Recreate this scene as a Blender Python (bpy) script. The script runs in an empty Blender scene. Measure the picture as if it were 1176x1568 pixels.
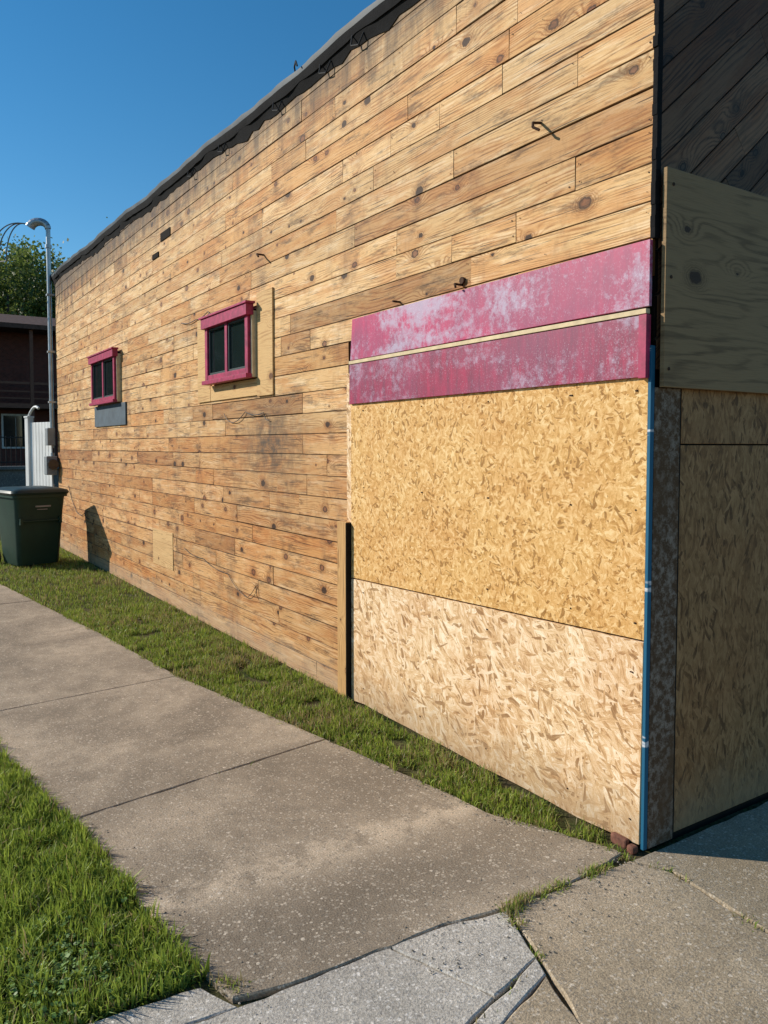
import bpy, math, random, bmesh
import numpy as np
from mathutils import Vector, Matrix, noise as mnoise
random.seed(7); rng=np.random.default_rng(7)
R=math.radians
scene=bpy.context.scene
# ------------------------------------------------------------------ node helpers
class NT:
    def __init__(s,name):
        s.m=bpy.data.materials.new(name); s.m.use_nodes=True
        s.t=s.m.node_tree; s.b=s.t.nodes['Principled BSDF']; s.out=s.t.nodes['Material Output']
    def n(s,ty,ins=None,**pr):
        k=s.t.nodes.new(ty)
        for a,v in pr.items(): setattr(k,a,v)
        if ins:
            for a,v in ins.items(): s.set(k.inputs[a],v)
        return k
    def set(s,sock,v):
        if isinstance(v,bpy.types.NodeSocket): s.t.links.new(v,sock)
        elif isinstance(v,(tuple,list)) and len(v)==3 and sock.type=='RGBA': sock.default_value=(*v,1)
        else: sock.default_value=v
    def M(s,op,a,b=None,c=None,clamp=False):
        k=s.n('ShaderNodeMath',operation=op,use_clamp=clamp); s.set(k.inputs[0],a)
        if b is not None: s.set(k.inputs[1],b)
        if c is not None: s.set(k.inputs[2],c)
        return k.outputs[0]
    def V(s,op,a,b=None):
        k=s.n('ShaderNodeVectorMath',operation=op); s.set(k.inputs[0],a)
        if b is not None: s.set(k.inputs[1],b)
        return k.outputs[0]
    def mix(s,f,a,b,bl='MIX'):
        k=s.n('ShaderNodeMix',data_type='RGBA',blend_type=bl); s.set(k.inputs[0],f); s.set(k.inputs[6],a); s.set(k.inputs[7],b); return k.outputs[2]
    def ramp(s,f,st,interp='LINEAR'):
        k=s.n('ShaderNodeValToRGB'); s.set(k.inputs[0],f); e=k.color_ramp; e.interpolation=interp
        while len(e.elements)<len(st): e.elements.new(0.5)
        for i,(p,c) in enumerate(st):
            e.elements[i].position=p
            if not isinstance(c,(tuple,list)): c=(c,c,c)
            e.elements[i].color=(*c,1)
        return k.outputs[0]
    def mr(s,v,a,b,c=0.0,d=1.0):
        return s.n('ShaderNodeMapRange',{0:v,1:a,2:b,3:c,4:d},interpolation_type='SMOOTHSTEP').outputs[0]
    def map(s,v,sc=(1,1,1),rot=(0,0,0),loc=(0,0,0)):
        return s.n('ShaderNodeMapping',{'Vector':v,'Scale':sc,'Rotation':rot,'Location':loc}).outputs[0]
    def noise(s,v,sc,det=3,ro=0.55,dist=0.0,dim='3D'):
        return s.n('ShaderNodeTexNoise',{'Vector':v,'Scale':sc,'Detail':det,'Roughness':ro,'Distortion':dist},noise_dimensions=dim).outputs[0]
    def n2(s,v,sc,det=3,ro=0.55): return s.noise(v,sc,det,ro,0.0,'2D')
    def vor(s,v,sc,dim='3D',feature='F1',rnd=1.0):
        return s.n('ShaderNodeTexVoronoi',{'Vector':v,'Scale':sc,'Randomness':rnd},voronoi_dimensions=dim,feature=feature)
    def uv(s): return s.n('ShaderNodeUVMap').outputs[0]
    def pos(s): return s.n('ShaderNodeNewGeometry').outputs['Position']
    def bump(s,h,st=0.5,d=0.01):
        k=s.n('ShaderNodeBump',{'Height':h,'Strength':st,'Distance':d}); s.t.links.new(k.outputs[0],s.b.inputs['Normal'])
    def fin(s,col,rough=0.8,spec=0.3,metal=0):
        s.set(s.b.inputs['Base Color'],col); s.set(s.b.inputs['Roughness'],rough)
        s.b.inputs['Specular IOR Level'].default_value=spec; s.b.inputs['Metallic'].default_value=metal
        return s.m

def simple(name,col,rough=0.6,spec=0.4,metal=0,var=0.25,sc=8,bump=0.1):
    t=NT(name); p=t.pos(); n=t.noise(p,sc,4,0.6)
    f=t.ramp(n,[(0.3,1-var),(0.7,1+var*0.6)])
    c=t.mix(1.0,col,f,'MULTIPLY')
    if bump: t.bump(t.noise(p,sc*8,2),bump,0.004)
    return t.fin(c,rough,spec,metal)

def wood_mat(name,light,dark,knotc,pale=None,tint=True,lines=400,kscale=3.8,charr=0.35,rough=0.7,weather=False,contrast=0.8,kn=0.36,kbig=1.0,cracks=0.0):
    t=NT(name); uv=t.uv()
    sep=t.n('ShaderNodeSeparateXYZ',{0:uv}); u,v=sep.outputs[0],sep.outputs[1]
    w=t.n2(t.map(uv,(0.8,6,1)),1.0,2,0.45)
    vo=t.vor(uv,kscale,'2D'); d=t.V('SUBTRACT',uv,vo.outputs['Position'])
    ds=t.n('ShaderNodeSeparateXYZ',{0:d}); dx,dy=ds.outputs[0],ds.outputs[1]
    cs=t.n('ShaderNodeSeparateColor',{0:vo.outputs['Color']}); kr,kg=cs.outputs[0],cs.outputs[1]
    mask=t.M('GREATER_THAN',kr,kn)
    wobf=t.M('MULTIPLY_ADD',t.n2(uv,50,3),0.014,-0.007)
    q=t.M('ADD',t.M('MULTIPLY',t.M('MULTIPLY',dx,dx),0.45),t.M('MULTIPLY',dy,dy)); r=t.M('ADD',t.M('SQRT',q),wobf)
    e=t.M('MULTIPLY',t.M('EXPONENT',t.M('MULTIPLY',q,-420)),mask)
    f=t.M('ADD',t.M('MULTIPLY',v,lines),t.M('MULTIPLY',w,52)); f=t.M('ADD',f,t.M('MULTIPLY',e,20))
    f=t.M('ADD',f,t.M('MULTIPLY',t.n2(t.map(uv,(5,70,1)),1,3,0.6),4.0))
    s=t.M('POWER',t.M('MULTIPLY_ADD',t.M('SINE',f),0.5,0.5),2.2)
    fib=t.n2(t.map(uv,(7,260,1)),1.0,4,0.72)
    s2=t.M('MULTIPLY',s,t.ramp(t.n2(t.map(uv,(1.3,11,1),loc=(5,3,0)),1,3,0.6),[(0.38,0.10),(0.60,1.0)]))
    g=t.M('ADD',t.M('MULTIPLY',s2,contrast),t.M('MULTIPLY',t.M('SUBTRACT',fib,0.48),1.6),clamp=True)
    col=t.mix(g,light,dark)
    if pale:
        col=t.mix(t.M('MULTIPLY',t.ramp(t.n2(t.map(uv,(2.6,26,1),loc=(1,9,0)),1.0,5,0.72),[(0.50,0.0),(0.66,1.0)]),t.M('SUBTRACT',0.72,t.M('MULTIPLY',s2,0.6))),col,pale)  # pale weathered streaks, with sun glints painted into the wood colour
    kg3=t.M('POWER',kg,1.4)
    r0=t.M('MULTIPLY_ADD',kg3,0.021*kbig,0.005*kbig); rr_=t.M('DIVIDE',r,r0)
    core=t.mr(rr_,1.15,0.85); halo=t.mr(rr_,2.8,1.0)
    hr=t.M('MULTIPLY_ADD',t.M('SINE',t.M('MULTIPLY',r,700)),0.38,0.60)
    col=t.mix(t.M('MULTIPLY',t.M('MULTIPLY',halo,mask),hr),col,tuple(c*0.95 for c in dark))
    inner_=t.mr(rr_,0.95,0.35)
    kc=t.mix(inner_,knotc,t.mix(t.M('GREATER_THAN',cs.outputs[2],0.5),tuple(min(1,c*6) for c in knotc),tuple(c*0.8 for c in knotc)))
    col=t.mix(t.M('MULTIPLY',t.M('MULTIPLY',core,mask),0.95),col,kc)
    if cracks:
        ck=t.n2(t.map(uv,(2.2,120,1),loc=(3,3,0)),1.0,3,0.5)
        col=t.mix(t.M('MULTIPLY',t.ramp(ck,[(0.66,0),(0.70,1)]),cracks),col,(0.05,0.028,0.016))
    if tint:
        a=t.n('ShaderNodeAttribute',attribute_name='bc')
        ob=t.n2(t.map(uv,(1.9,7,1),loc=(9,1,0)),1.0,5,0.65)
        col=t.mix(t.M('MULTIPLY',t.ramp(ob,[(0.47,0.0),(0.60,1.0)]),0.50),col,t.mix(1.0,col,(0.78,0.52,0.31),'MULTIPLY'))
        sc=t.n2(t.map(uv,(2.6,13,1),loc=(2,7,0)),1.0,5,0.75)
        col=t.mix(t.M('MULTIPLY',t.ramp(sc,[(0.54,0.0),(0.68,1.0)]),charr),col,(0.085,0.05,0.028))
        col=t.mix(1.0,col,a.outputs['Color'],'MULTIPLY')
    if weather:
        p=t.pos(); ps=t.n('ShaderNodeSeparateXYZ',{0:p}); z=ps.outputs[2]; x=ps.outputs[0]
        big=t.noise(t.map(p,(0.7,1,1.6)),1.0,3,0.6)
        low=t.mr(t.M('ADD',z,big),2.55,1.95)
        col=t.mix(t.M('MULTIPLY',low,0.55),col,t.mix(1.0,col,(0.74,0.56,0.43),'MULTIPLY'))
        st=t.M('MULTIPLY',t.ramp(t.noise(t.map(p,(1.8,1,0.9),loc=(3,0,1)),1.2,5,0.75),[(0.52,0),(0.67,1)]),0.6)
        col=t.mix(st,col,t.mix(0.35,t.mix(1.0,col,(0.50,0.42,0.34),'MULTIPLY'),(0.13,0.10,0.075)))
        a1=t.M('MULTIPLY',t.M('ADD',x,3.45),1.6); a2=t.M('MULTIPLY',t.M('ADD',z,-1.62),3.2)
        g2=t.M('EXPONENT',t.M('MULTIPLY',t.M('ADD',t.M('MULTIPLY',a1,a1),t.M('MULTIPLY',a2,a2)),-1.3))
        col=t.mix(t.M('MULTIPLY',g2,t.ramp(t.noise(p,9,4,0.7),[(0.35,0.2),(0.6,0.95)])),col,(0.085,0.062,0.045))
        spl=t.mr(t.M('ADD',z,t.M('MULTIPLY',t.noise(p,6,4),0.22)),0.32,0.16)
        col=t.mix(t.M('MULTIPLY',spl,0.5),col,(0.36,0.27,0.19))
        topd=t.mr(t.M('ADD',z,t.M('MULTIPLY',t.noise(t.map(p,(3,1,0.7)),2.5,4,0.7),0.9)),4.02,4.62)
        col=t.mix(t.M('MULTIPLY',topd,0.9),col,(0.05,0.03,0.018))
    t.bump(fib,0.5,0.0025)
    return t.fin(col,rough,0.3)

def osb_mat(name,stops,sc=1.0,ang0=0.0,spread=180,blot=(0.8,0.6,0.45),blotf=0.35,dirt=True,elong=5.0,fibf=0.5,warp=0.05,NL=5,sw=0.7,dkf=0.09):
    t=NT(name); uv=t.uv()
    wv=t.n('ShaderNodeTexNoise',{'Vector':uv,'Scale':6.0*sc,'Detail':2.0},noise_dimensions='2D').outputs[1]
    uvw=t.V('ADD',uv,t.V('MULTIPLY',t.V('SUBTRACT',wv,(0.5,0.5,0.5)),(warp,warp,0)))
    val=None; shade=None; vec=None
    for i in range(NL):
        a=R(ang0+spread*(i/(NL-1)-0.5)+(i*37%11-5)); q=sc*(13+2.5*(i%3))
        rotv=t.n('ShaderNodeVectorRotate',{'Vector':uvw,'Angle':a},rotation_type='Z_AXIS').outputs[0]
        mv=t.map(rotv,(q,q*elong,1),(0,0,0),(i*3.7,i*1.3,0))
        vo=t.vor(mv,1.0,'2D',rnd=1.0); c=t.n('ShaderNodeSeparateColor',{0:vo.outputs['Color']})
        pr=c.outputs[0]; co=c.outputs[1]
        if val is None: val,shade,vec=pr,co,mv
        else:
            gt=t.M('GREATER_THAN',pr,val)
            shade=t.n('ShaderNodeMix',{0:gt,2:shade,3:co},data_type='FLOAT').outputs[0]
            vec=t.n('ShaderNodeMix',{0:gt,4:vec,5:mv},data_type='VECTOR').outputs[1]
            val=t.M('MAXIMUM',val,pr)
    fib=t.n2(t.map(vec,(0.7,3.6,1)),1.0,4,0.75)
    soft=t.n2(uvw,22*sc,3,0.65)
    f=t.M('ADD',t.M('MULTIPLY',shade,sw),t.M('MULTIPLY_ADD',t.M('SUBTRACT',fib,0.5),fibf*2,0.5-sw*0.5)); f=t.M('ADD',f,t.M('MULTIPLY',t.M('SUBTRACT',soft,0.5),0.8))
    col=t.ramp(f,stops)
    big=t.n2(uv,2.2,4,0.6)
    col=t.mix(t.M('MULTIPLY',t.ramp(big,[(0.4,0),(0.7,1)]),blotf),col,t.mix(1.0,col,blot,'MULTIPLY'))
    sp=t.M('MULTIPLY',t.M('LESS_THAN',shade,dkf),0.5)
    col=t.mix(sp,col,tuple(c*0.6 for c in stops[0][1]))
    if dirt:
        z=t.n('ShaderNodeSeparateXYZ',{0:t.pos()}).outputs[2]
        dn=t.mr(t.M('ADD',z,t.M('MULTIPLY',t.n2(uv,9,5,0.65),0.35)),0.50,0.16)
        col=t.mix(t.M('MULTIPLY',dn,0.55),col,(0.32,0.21,0.12))
    t.bump(t.n2(uv,140,3,0.7),0.5,0.003)
    return t.fin(col,0.7,0.3)

def red_mat(name,ra,rb,off,chalk_glare):
    t=NT(name); p=t.pos()
    n1=t.noise(t.map(p,(1.6,1,4.0)),1.0,4,0.6,0.5); n2=t.noise(p,26,6,0.78); n3=t.noise(t.map(p,(14,7,2.6)),2.0,4,0.7)
    n4=t.noise(t.map(p,(0.9,1,1.5),loc=(4,0,2)),1.6,3,0.6)
    red=t.mix(t.ramp(n3,[(0.35,0),(0.65,1)]),ra,rb)
    red=t.mix(t.M('MULTIPLY',t.ramp(n4,[(0.40,0),(0.62,1)]),0.5),red,(0.22,0.065,0.13))
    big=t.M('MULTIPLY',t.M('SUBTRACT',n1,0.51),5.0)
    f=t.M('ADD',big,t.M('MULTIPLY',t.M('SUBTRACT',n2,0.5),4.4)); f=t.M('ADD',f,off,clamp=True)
    col=t.mix(t.M('MULTIPLY',f,chalk_glare),red,(0.47,0.42,0.54))  # chalky fading, with lavender sheen and glare painted into the colour
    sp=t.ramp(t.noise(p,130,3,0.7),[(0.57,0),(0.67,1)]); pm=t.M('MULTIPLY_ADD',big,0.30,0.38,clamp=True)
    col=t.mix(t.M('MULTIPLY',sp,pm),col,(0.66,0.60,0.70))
    t.bump(n2,0.25,0.002)
    return t.fin(col,0.5,0.45)

def concrete_mat(name,base,peb,speck=0.5,stain=0.5,band=False):
    t=NT(name); p=t.pos()
    n=t.noise(p,1.1,5,0.66,0.4); n2=t.noise(p,8,5,0.72); n3=t.noise(p,150,3,0.75)
    vo=t.vor(p,80); vc=t.n('ShaderNodeSeparateColor',{0:vo.outputs['Color']})
    col=t.mix(t.ramp(n,[(0.38,0),(0.62,1)]),tuple(c*(1-0.42*stain) for c in base),tuple(c*(1+0.32*stain) for c in base))
    col=t.mix(t.M('MULTIPLY',t.ramp(n2,[(0.36,1),(0.58,0)]),0.45*stain+0.1),col,tuple(c*0.55 for c in base))
    if band:
        s=t.n('ShaderNodeSeparateXYZ',{0:p}); x=t.M('MULTIPLY',t.M('ADD',t.M('ADD',s.outputs[0],0.66),t.M('MULTIPLY',t.M('SUBTRACT',n2,0.5),0.25)),9.0)
        b=t.M('EXPONENT',t.M('MULTIPLY',t.M('MULTIPLY',x,x),-1.0)); b=t.M('MULTIPLY',b,t.mr(n2,0.3,0.62))
        col=t.mix(t.M('MULTIPLY',b,0.8),col,tuple(min(1,c*1.65) for c in base))
        y2=t.M('MULTIPLY',t.M('ADD',s.outputs[0],0.36),4.6); b2=t.M('EXPONENT',t.M('MULTIPLY',t.M('MULTIPLY',y2,y2),-1.0))
        col=t.mix(t.M('MULTIPLY',b2,0.5),col,tuple(c*0.5 for c in base))
        y3=t.mr(s.outputs[0],-0.1,0.25); col=t.mix(t.M('MULTIPLY',y3,0.4),col,(0.42,0.32,0.19))
    stone=t.M('MULTIPLY',t.M('LESS_THAN',vo.outputs['Distance'],0.45),t.M('GREATER_THAN',vc.outputs[0],1-speck))
    pc=t.mix(vc.outputs[1],tuple(c*0.40 for c in peb),tuple(min(1,c*1.5) for c in peb))
    col=t.mix(t.M('MULTIPLY',stone,0.65),col,pc)
    vo2=t.vor(p,30); vc2=t.n('ShaderNodeSeparateColor',{0:vo2.outputs['Color']})
    st2=t.M('MULTIPLY',t.M('LESS_THAN',vo2.outputs['Distance'],t.M('MULTIPLY',vc2.outputs[1],0.26)),t.M('GREATER_THAN',vc2.outputs[0],0.78))
    col=t.mix(t.M('MULTIPLY',st2,0.75),col,tuple(min(1,c*1.6) for c in peb))
    col=t.mix(1.0,col,t.ramp(n3,[(0.32,0.55),(0.68,1.35)]),'MULTIPLY')
    t.bump(t.M('ADD',n3,n2),0.8,0.005)
    return t.fin(col,0.9,0.2)

# ------------------------------------------------------------------ mesh helpers
class MB:
    def __init__(s): s.v=[];s.f=[];s.uv=[];s.mi=[];s.c=[]
    def quad(s,pts,uvs=None,mi=0,c=(1,1,1)):
        b=len(s.v); s.v+= [tuple(p) for p in pts]; s.f.append(tuple(range(b,b+len(pts))))
        s.uv+= uvs if uvs else [(p[0],p[2]) for p in pts]; s.mi.append(mi); s.c+= [c]*len(pts)
    def box(s,x0,x1,y0,y1,z0,z1,mi=0,uo=(0,0),c=(1,1,1),rot=False):
        P=lambda x,y,z:(x,y,z)
        F=[([P(x0,y0,z0),P(x1,y0,z0),P(x1,y0,z1),P(x0,y0,z1)],(0,2)),([P(x1,y1,z0),P(x0,y1,z0),P(x0,y1,z1),P(x1,y1,z1)],(0,2)),
           ([P(x1,y0,z0),P(x1,y1,z0),P(x1,y1,z1),P(x1,y0,z1)],(1,2)),([P(x0,y1,z0),P(x0,y0,z0),P(x0,y0,z1),P(x0,y1,z1)],(1,2)),
           ([P(x0,y0,z1),P(x1,y0,z1),P(x1,y1,z1),P(x0,y1,z1)],(0,1)),([P(x0,y1,z0),P(x1,y1,z0),P(x1,y0,z0),P(x0,y0,z0)],(0,1))]
        for pts,(a,b) in F:
            uvs=[(p[a]+uo[0],p[b]+uo[1]) for p in pts]
            if rot: uvs=[(q[1],q[0]) for q in uvs]
            s.quad(pts,uvs,mi,c)
    def cyl(s,p0,p1,r0,r1=None,n=12,mi=0,cap=True):
        if r1 is None: r1=r0
        p0=Vector(p0);p1=Vector(p1); d=(p1-p0).normalized(); a=d.orthogonal().normalized(); b=d.cross(a)
        A=[p0+(a*math.cos(2*math.pi*i/n)+b*math.sin(2*math.pi*i/n))*r0 for i in range(n)]
        B=[p1+(a*math.cos(2*math.pi*i/n)+b*math.sin(2*math.pi*i/n))*r1 for i in range(n)]
        for i in range(n):
            j=(i+1)%n; s.quad([A[i],A[j],B[j],B[i]],None,mi)
        if cap: s.quad(A[::-1],None,mi); s.quad(B,None,mi)
    def tube(s,pts,r,n=6,mi=0):
        for a,b in zip(pts[:-1],pts[1:]): s.cyl(a,b,r,r,n,mi,True)
    def obj(s,name,mats,parent=None,bevel=0,smooth=False):
        me=bpy.data.meshes.new(name); me.from_pydata(s.v,[],s.f)
        l=me.uv_layers.new(name='UVMap'); l.data.foreach_set('uv',np.array(s.uv,dtype=np.float32).ravel())
        ca=me.color_attributes.new('bc','FLOAT_COLOR','CORNER'); arr=np.ones((len(s.c),4),dtype=np.float32); arr[:,:3]=np.array(s.c); ca.data.foreach_set('color',arr.ravel())
        me.polygons.foreach_set('material_index',s.mi)
        for m in mats: me.materials.append(m)
        o=bpy.data.objects.new(name,me); scene.collection.objects.link(o)
        if parent: o.parent=parent
        if bevel or smooth:
            bm=bmesh.new(); bm.from_mesh(me); bmesh.ops.remove_doubles(bm,verts=bm.verts,dist=0.0002); bm.to_mesh(me); bm.free()
        if bevel:
            md=o.modifiers.new('b','BEVEL'); md.width=bevel; md.segments=2; md.limit_method='ANGLE'
        if smooth:
            for p in me.polygons: p.use_smooth=True
            try: me.set_sharp_from_angle(angle=R(40))
            except Exception: pass
        return o
def empty(name,loc=(0,0,0)):
    e=bpy.data.objects.new(name,None); scene.collection.objects.link(e); e.location=loc; e.empty_display_size=0.2; return e

# ------------------------------------------------------------------ materials
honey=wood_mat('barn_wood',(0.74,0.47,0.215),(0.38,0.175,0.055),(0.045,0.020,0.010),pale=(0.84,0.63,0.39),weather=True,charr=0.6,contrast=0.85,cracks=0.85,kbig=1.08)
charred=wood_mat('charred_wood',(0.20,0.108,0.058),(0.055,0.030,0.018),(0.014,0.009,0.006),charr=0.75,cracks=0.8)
ply=wood_mat('plywood_veneer',(0.66,0.42,0.18),(0.40,0.20,0.07),(0.16,0.07,0.03),tint=False,lines=190,kscale=2.6,contrast=0.7,cracks=0.4)
plyB=wood_mat('aged_plywood',(0.29,0.185,0.088),(0.15,0.09,0.040),(0.05,0.025,0.012),tint=False,lines=110,kscale=2.4,contrast=0.85)
osbA=osb_mat('osb_upper',[(0.05,(0.40,0.19,0.045)),(0.35,(0.64,0.355,0.11)),(0.60,(0.76,0.46,0.175)),(0.95,(0.90,0.65,0.33))],1.75,5,140,elong=3.4,fibf=0.45,warp=0.05,sw=0.65)
osbL=osb_mat('osb_lower',[(0.05,(0.42,0.22,0.09)),(0.32,(0.68,0.43,0.21)),(0.62,(0.83,0.59,0.35)),(0.95,(0.95,0.78,0.57))],0.92,38,95,elong=4.8,fibf=0.75,sw=0.68,warp=0.07)
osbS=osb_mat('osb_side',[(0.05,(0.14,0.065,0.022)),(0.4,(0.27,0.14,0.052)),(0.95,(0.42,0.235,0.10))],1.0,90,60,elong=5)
redU=red_mat('faded_glare_magenta_paint',(0.56,0.03,0.125),(0.38,0.03,0.115),0.25,0.75)
redL=red_mat('weathered_magenta_paint',(0.40,0.016,0.075),(0.21,0.020,0.062),0.04,0.58)
redtrim=simple('magenta_trim_paint',(0.38,0.022,0.085),0.5,0.45,var=0.45,sc=20)
cream=simple('cream_wood',(0.70,0.55,0.33),0.7,var=0.2,sc=20)
def patch_mat():
    t=NT('blue_white_edge'); p=t.pos(); n=t.noise(t.map(p,(1,1,4)),2.0,4,0.6)
    c=t.mix(t.ramp(n,[(0.58,0),(0.61,1)]),(0.012,0.11,0.20),(0.62,0.64,0.66)); return t.fin(c,0.6)
bluem=patch_mat()
def frame_mat():
    t=NT('peeling_grey_paint'); p=t.pos(); n=t.noise(p,30,6,0.8); n2=t.noise(t.map(p,(1,1,0.3)),8,4)
    c=t.mix(t.ramp(n,[(0.46,0),(0.60,1)]),(0.11,0.065,0.038),(0.29,0.23,0.18)); c=t.mix(t.ramp(n2,[(0.45,0),(0.65,0.75)]),c,(0.13,0.075,0.04)); t.bump(n,0.5,0.003); return t.fin(c,0.9,0.1)
framem=frame_mat()
black=simple('black_tar',(0.010,0.010,0.011),0.9,0.15,var=0.4,sc=15,bump=0.5)
core=simple('dark_sheathing',(0.02,0.016,0.013),0.9,0.1)
flash=simple('grey_metal_flashing',(0.050,0.064,0.075),0.6,0.35,0.0,var=0.7,sc=3)
roofm=simple('roof_membrane',(0.08,0.08,0.085),0.85)
bgrey=simple('blue_grey_panel',(0.08,0.11,0.135),0.6,var=0.3)
glass=simple('window_glass',(0.012,0.02,0.02),0.06,0.8,var=0.1,bump=0.0)
screen=simple('dark_window_interior',(0.01,0.012,0.012),0.9,0.1)
sash=simple('dark_teal_sash',(0.03,0.05,0.05),0.5)
metal=simple('galvanised_steel',(0.42,0.44,0.46),0.4,0.5,0.7,var=0.2)
greybox=simple('grey_meter_enamel',(0.24,0.26,0.27),0.5,0.4,0.2,var=0.2)
wirem=simple('black_cable',(0.012,0.012,0.012),0.6)
rust=simple('rusty_iron',(0.07,0.035,0.02),0.8,0.3,0.3,var=0.5,sc=40)

# ------------------------------------------------------------------ wooden building
bld=empty('wooden_building')
def tint():
    r=random.random(); k=random.uniform(0.88,1.08)
    if r<0.62: c=(1.0,0.99,0.97)
    elif r<0.80: c=(1.04,1.06,1.10)
    elif r<0.94: c=(0.92,0.79,0.64)
    else: c=(0.68,0.59,0.51)
    return tuple(a*k for a in c)
def board(mb,x0,x1,z0,z1,fn,c):
    g=0.0008+random.random()**2*0.0035; x0+=g*0.8; x1-=g*0.8; z0+=g; z1-=g*0.6
    prof=[(z0,0.016),(z0,0.003),(z0+0.0025,0.0),(z1-0.0025,0.0),(z1,0.003),(z1,0.016)]
    uo=random.uniform(0,60); vo=random.uniform(0,60); n=max(1,int((x1-x0)/0.4))
    off=random.uniform(-0.002,0.0005); tl=random.uniform(-0.002,0.002); tz=random.uniform(-0.0015,0.002); cup=random.uniform(-0.0015,0.0015)
    dk=tuple(q*0.5 for q in c); s0=random.uniform(-.002,.002)
    def P(i,k):
        a=i/n; x=x0+(x1-x0)*a; z,y=prof[k]
        y=y+off+tl*(a-0.5)+(tz*((z-z0)/(z1-z0)-0.5))+cup*math.sin(a*math.pi)
        return fn(x,y,z+0.0015*math.sin(x*1.7+z*9)+s0*(a-0.5))
    for i in range(n):
        for k in range(5):
            a=x0+(x1-x0)*i/n; b=x0+(x1-x0)*(i+1)/n
            mb.quad([P(i,k),P(i+1,k),P(i+1,k+1),P(i,k+1)],[(a+uo,prof[k][0]+vo),(b+uo,prof[k][0]+vo),(b+uo,prof[k+1][0]+vo),(a+uo,prof[k+1][0]+vo)],0,c if k==2 else dk)
    for i in (0,n):
        pts=[P(i,k) for k in range(6)]
        if i: pts=pts[::-1]
        mb.quad(pts,[(uo,vo)]*6,0,tuple(q*0.4 for q in c))
def roofz(x):
    return 4.03-0.021*x+0.010*math.sin(x*2.3)+0.006*math.sin(x*5.1)
mb=MB(); nails=MB(); H=0.1425; r=0
idf=lambda x,y,z:(x,y,z)
def nail(x,z):
    rr0=random.uniform(0.0022,0.0042)
    nails.quad([(x+rr0*math.cos(q),-0.0045,z+rr0*math.sin(q)) for q in [i*math.pi/3 for i in range(6)]])
while r*H<4.4:
    z0=-0.02+r*H; z1=z0+H; xe=-0.012 if z1>2.36 else -2.30
    x=-11.42-random.random()*0.02
    while x<xe-0.01:
        L=random.choice([0.5,0.8,1.0,1.3,1.7,2.2,2.8])*random.uniform(0.9,1.1)
        x1=x+L
        if xe-x1<0.25: x1=xe
        xm=min((x+x1)/2,xe); zt=min(z1,roofz(xm)+0.03)
        if zt-z0>0.03: board(mb,x,x1,z0,zt,idf,tint())
        if x>-8 and zt-z0>0.1:
            for e in (x+0.025,x1-0.025):
                for dz in (0.03,0.11):
                    if random.random()<0.75: nail(e+random.uniform(-.006,.006),z0+dz+random.uniform(-.008,.008))
            for e in np.arange(math.ceil(x/0.6)*0.6,x1,0.6):
                if random.random()<0.5: nail(e+random.uniform(-.02,.02),z0+0.07+random.uniform(-.04,.04))
        x=x1
    r+=1
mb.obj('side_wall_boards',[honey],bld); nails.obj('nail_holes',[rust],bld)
mb=MB(); mb.box(-11.40,-0.012,0.019,7.0,-0.02,4.0,0); mb.obj('wall_core',[core],bld)
mb=MB()
N=110; xs=[-11.5+i*(11.55/N) for i in range(N+1)]
for i in range(N):
    a,b=xs[i],xs[i+1]
    ja=[mnoise.noise(Vector((a*4,0,k*9))) for k in range(3)]; jb=[mnoise.noise(Vector((b*4,0,k*9))) for k in range(3)]
    def ring(x,j):
        z=roofz(x)
        return [(x,-0.03-0.015*abs(j[1]),z-0.02+0.02*j[0]),(x,-0.045+0.008*j[1],z+0.035),(x,-0.047+0.01*j[1],z+0.072+0.014*j[2]),(x,0.02,z+0.095),(x,7.05,z+0.2)]
    A_,B_=ring(a,ja),ring(b,jb)
    for k in range(4): mb.quad([A_[k],B_[k],B_[k+1],A_[k+1]],None,[1,0,0,2][k])
    def tr(x,j): z=roofz(x); return [(x,-0.006,z-0.06-0.10*abs(j[2])),(x,-0.02-0.015*abs(j[0]),z-0.025),(x,-0.036,z+0.0)]
    A_,B_=tr(a,ja),tr(b,jb)
    for k in range(2): mb.quad([A_[k],B_[k],B_[k+1],A_[k+1]],None,1)
mb.obj('roof_edge',[flash,black,roofm],bld,smooth=True)
mb=MB()
for x in [-2.95]:
    z=roofz(x)
    mb.tube([(x,-0.03,z+0.05),(x+0.02,-0.05,z+0.10),(x+0.06,-0.06,z+0.12),(x+0.1,-0.07,z+0.07)],0.006)
for x in [-5.1,-4.35,-3.3,-2.6,-2.2]:
    mb.tube([(x,-0.03,roofz(x)),(x+0.02,-0.05,roofz(x)-0.08),(x+0.09,-0.04,roofz(x)-0.10),(x+0.12,-0.02,roofz(x)-0.03)],0.005)
mb.obj('roof_cables',[wirem],bld)
def sheet(name,poly,y0,y1,mat,uo=(0,0)):
    mb=MB(); n=len(poly)
    f=[(x,y0,z) for x,z in poly]; b=[(x,y1,z) for x,z in poly]
    mb.quad(f,[(x+uo[0],z+uo[1]) for x,z in poly],0); mb.quad(b[::-1],None,0)
    for i in range(n):
        j=(i+1)%n; mb.quad([b[i],b[j],f[j],f[i]],[(poly[i][0],0),(poly[j][0],0),(poly[j][0],.01),(poly[i][0],.01)],0)
    return mb.obj(name,[mat],bld,bevel=0.0012)
sheet('osb_upper_sheet',[(-2.25,0.775),(-0.012,0.838),(-0.012,1.90),(-2.25,1.93)],-0.014,0.004,osbA,(3,1))
lp=[(-2.25,-0.01)]; k=14
for i in range(1,k): lp.append((-2.25+2.22*i/k,0.0+0.012*mnoise.noise(Vector((i*1.7,2,0)))))
lp+=[(-0.02,0.012),(-0.014,0.830),(-2.25,0.767)]
sheet('osb_lower_sheet',lp,-0.015,0.003,osbL,(8,5))
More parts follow.
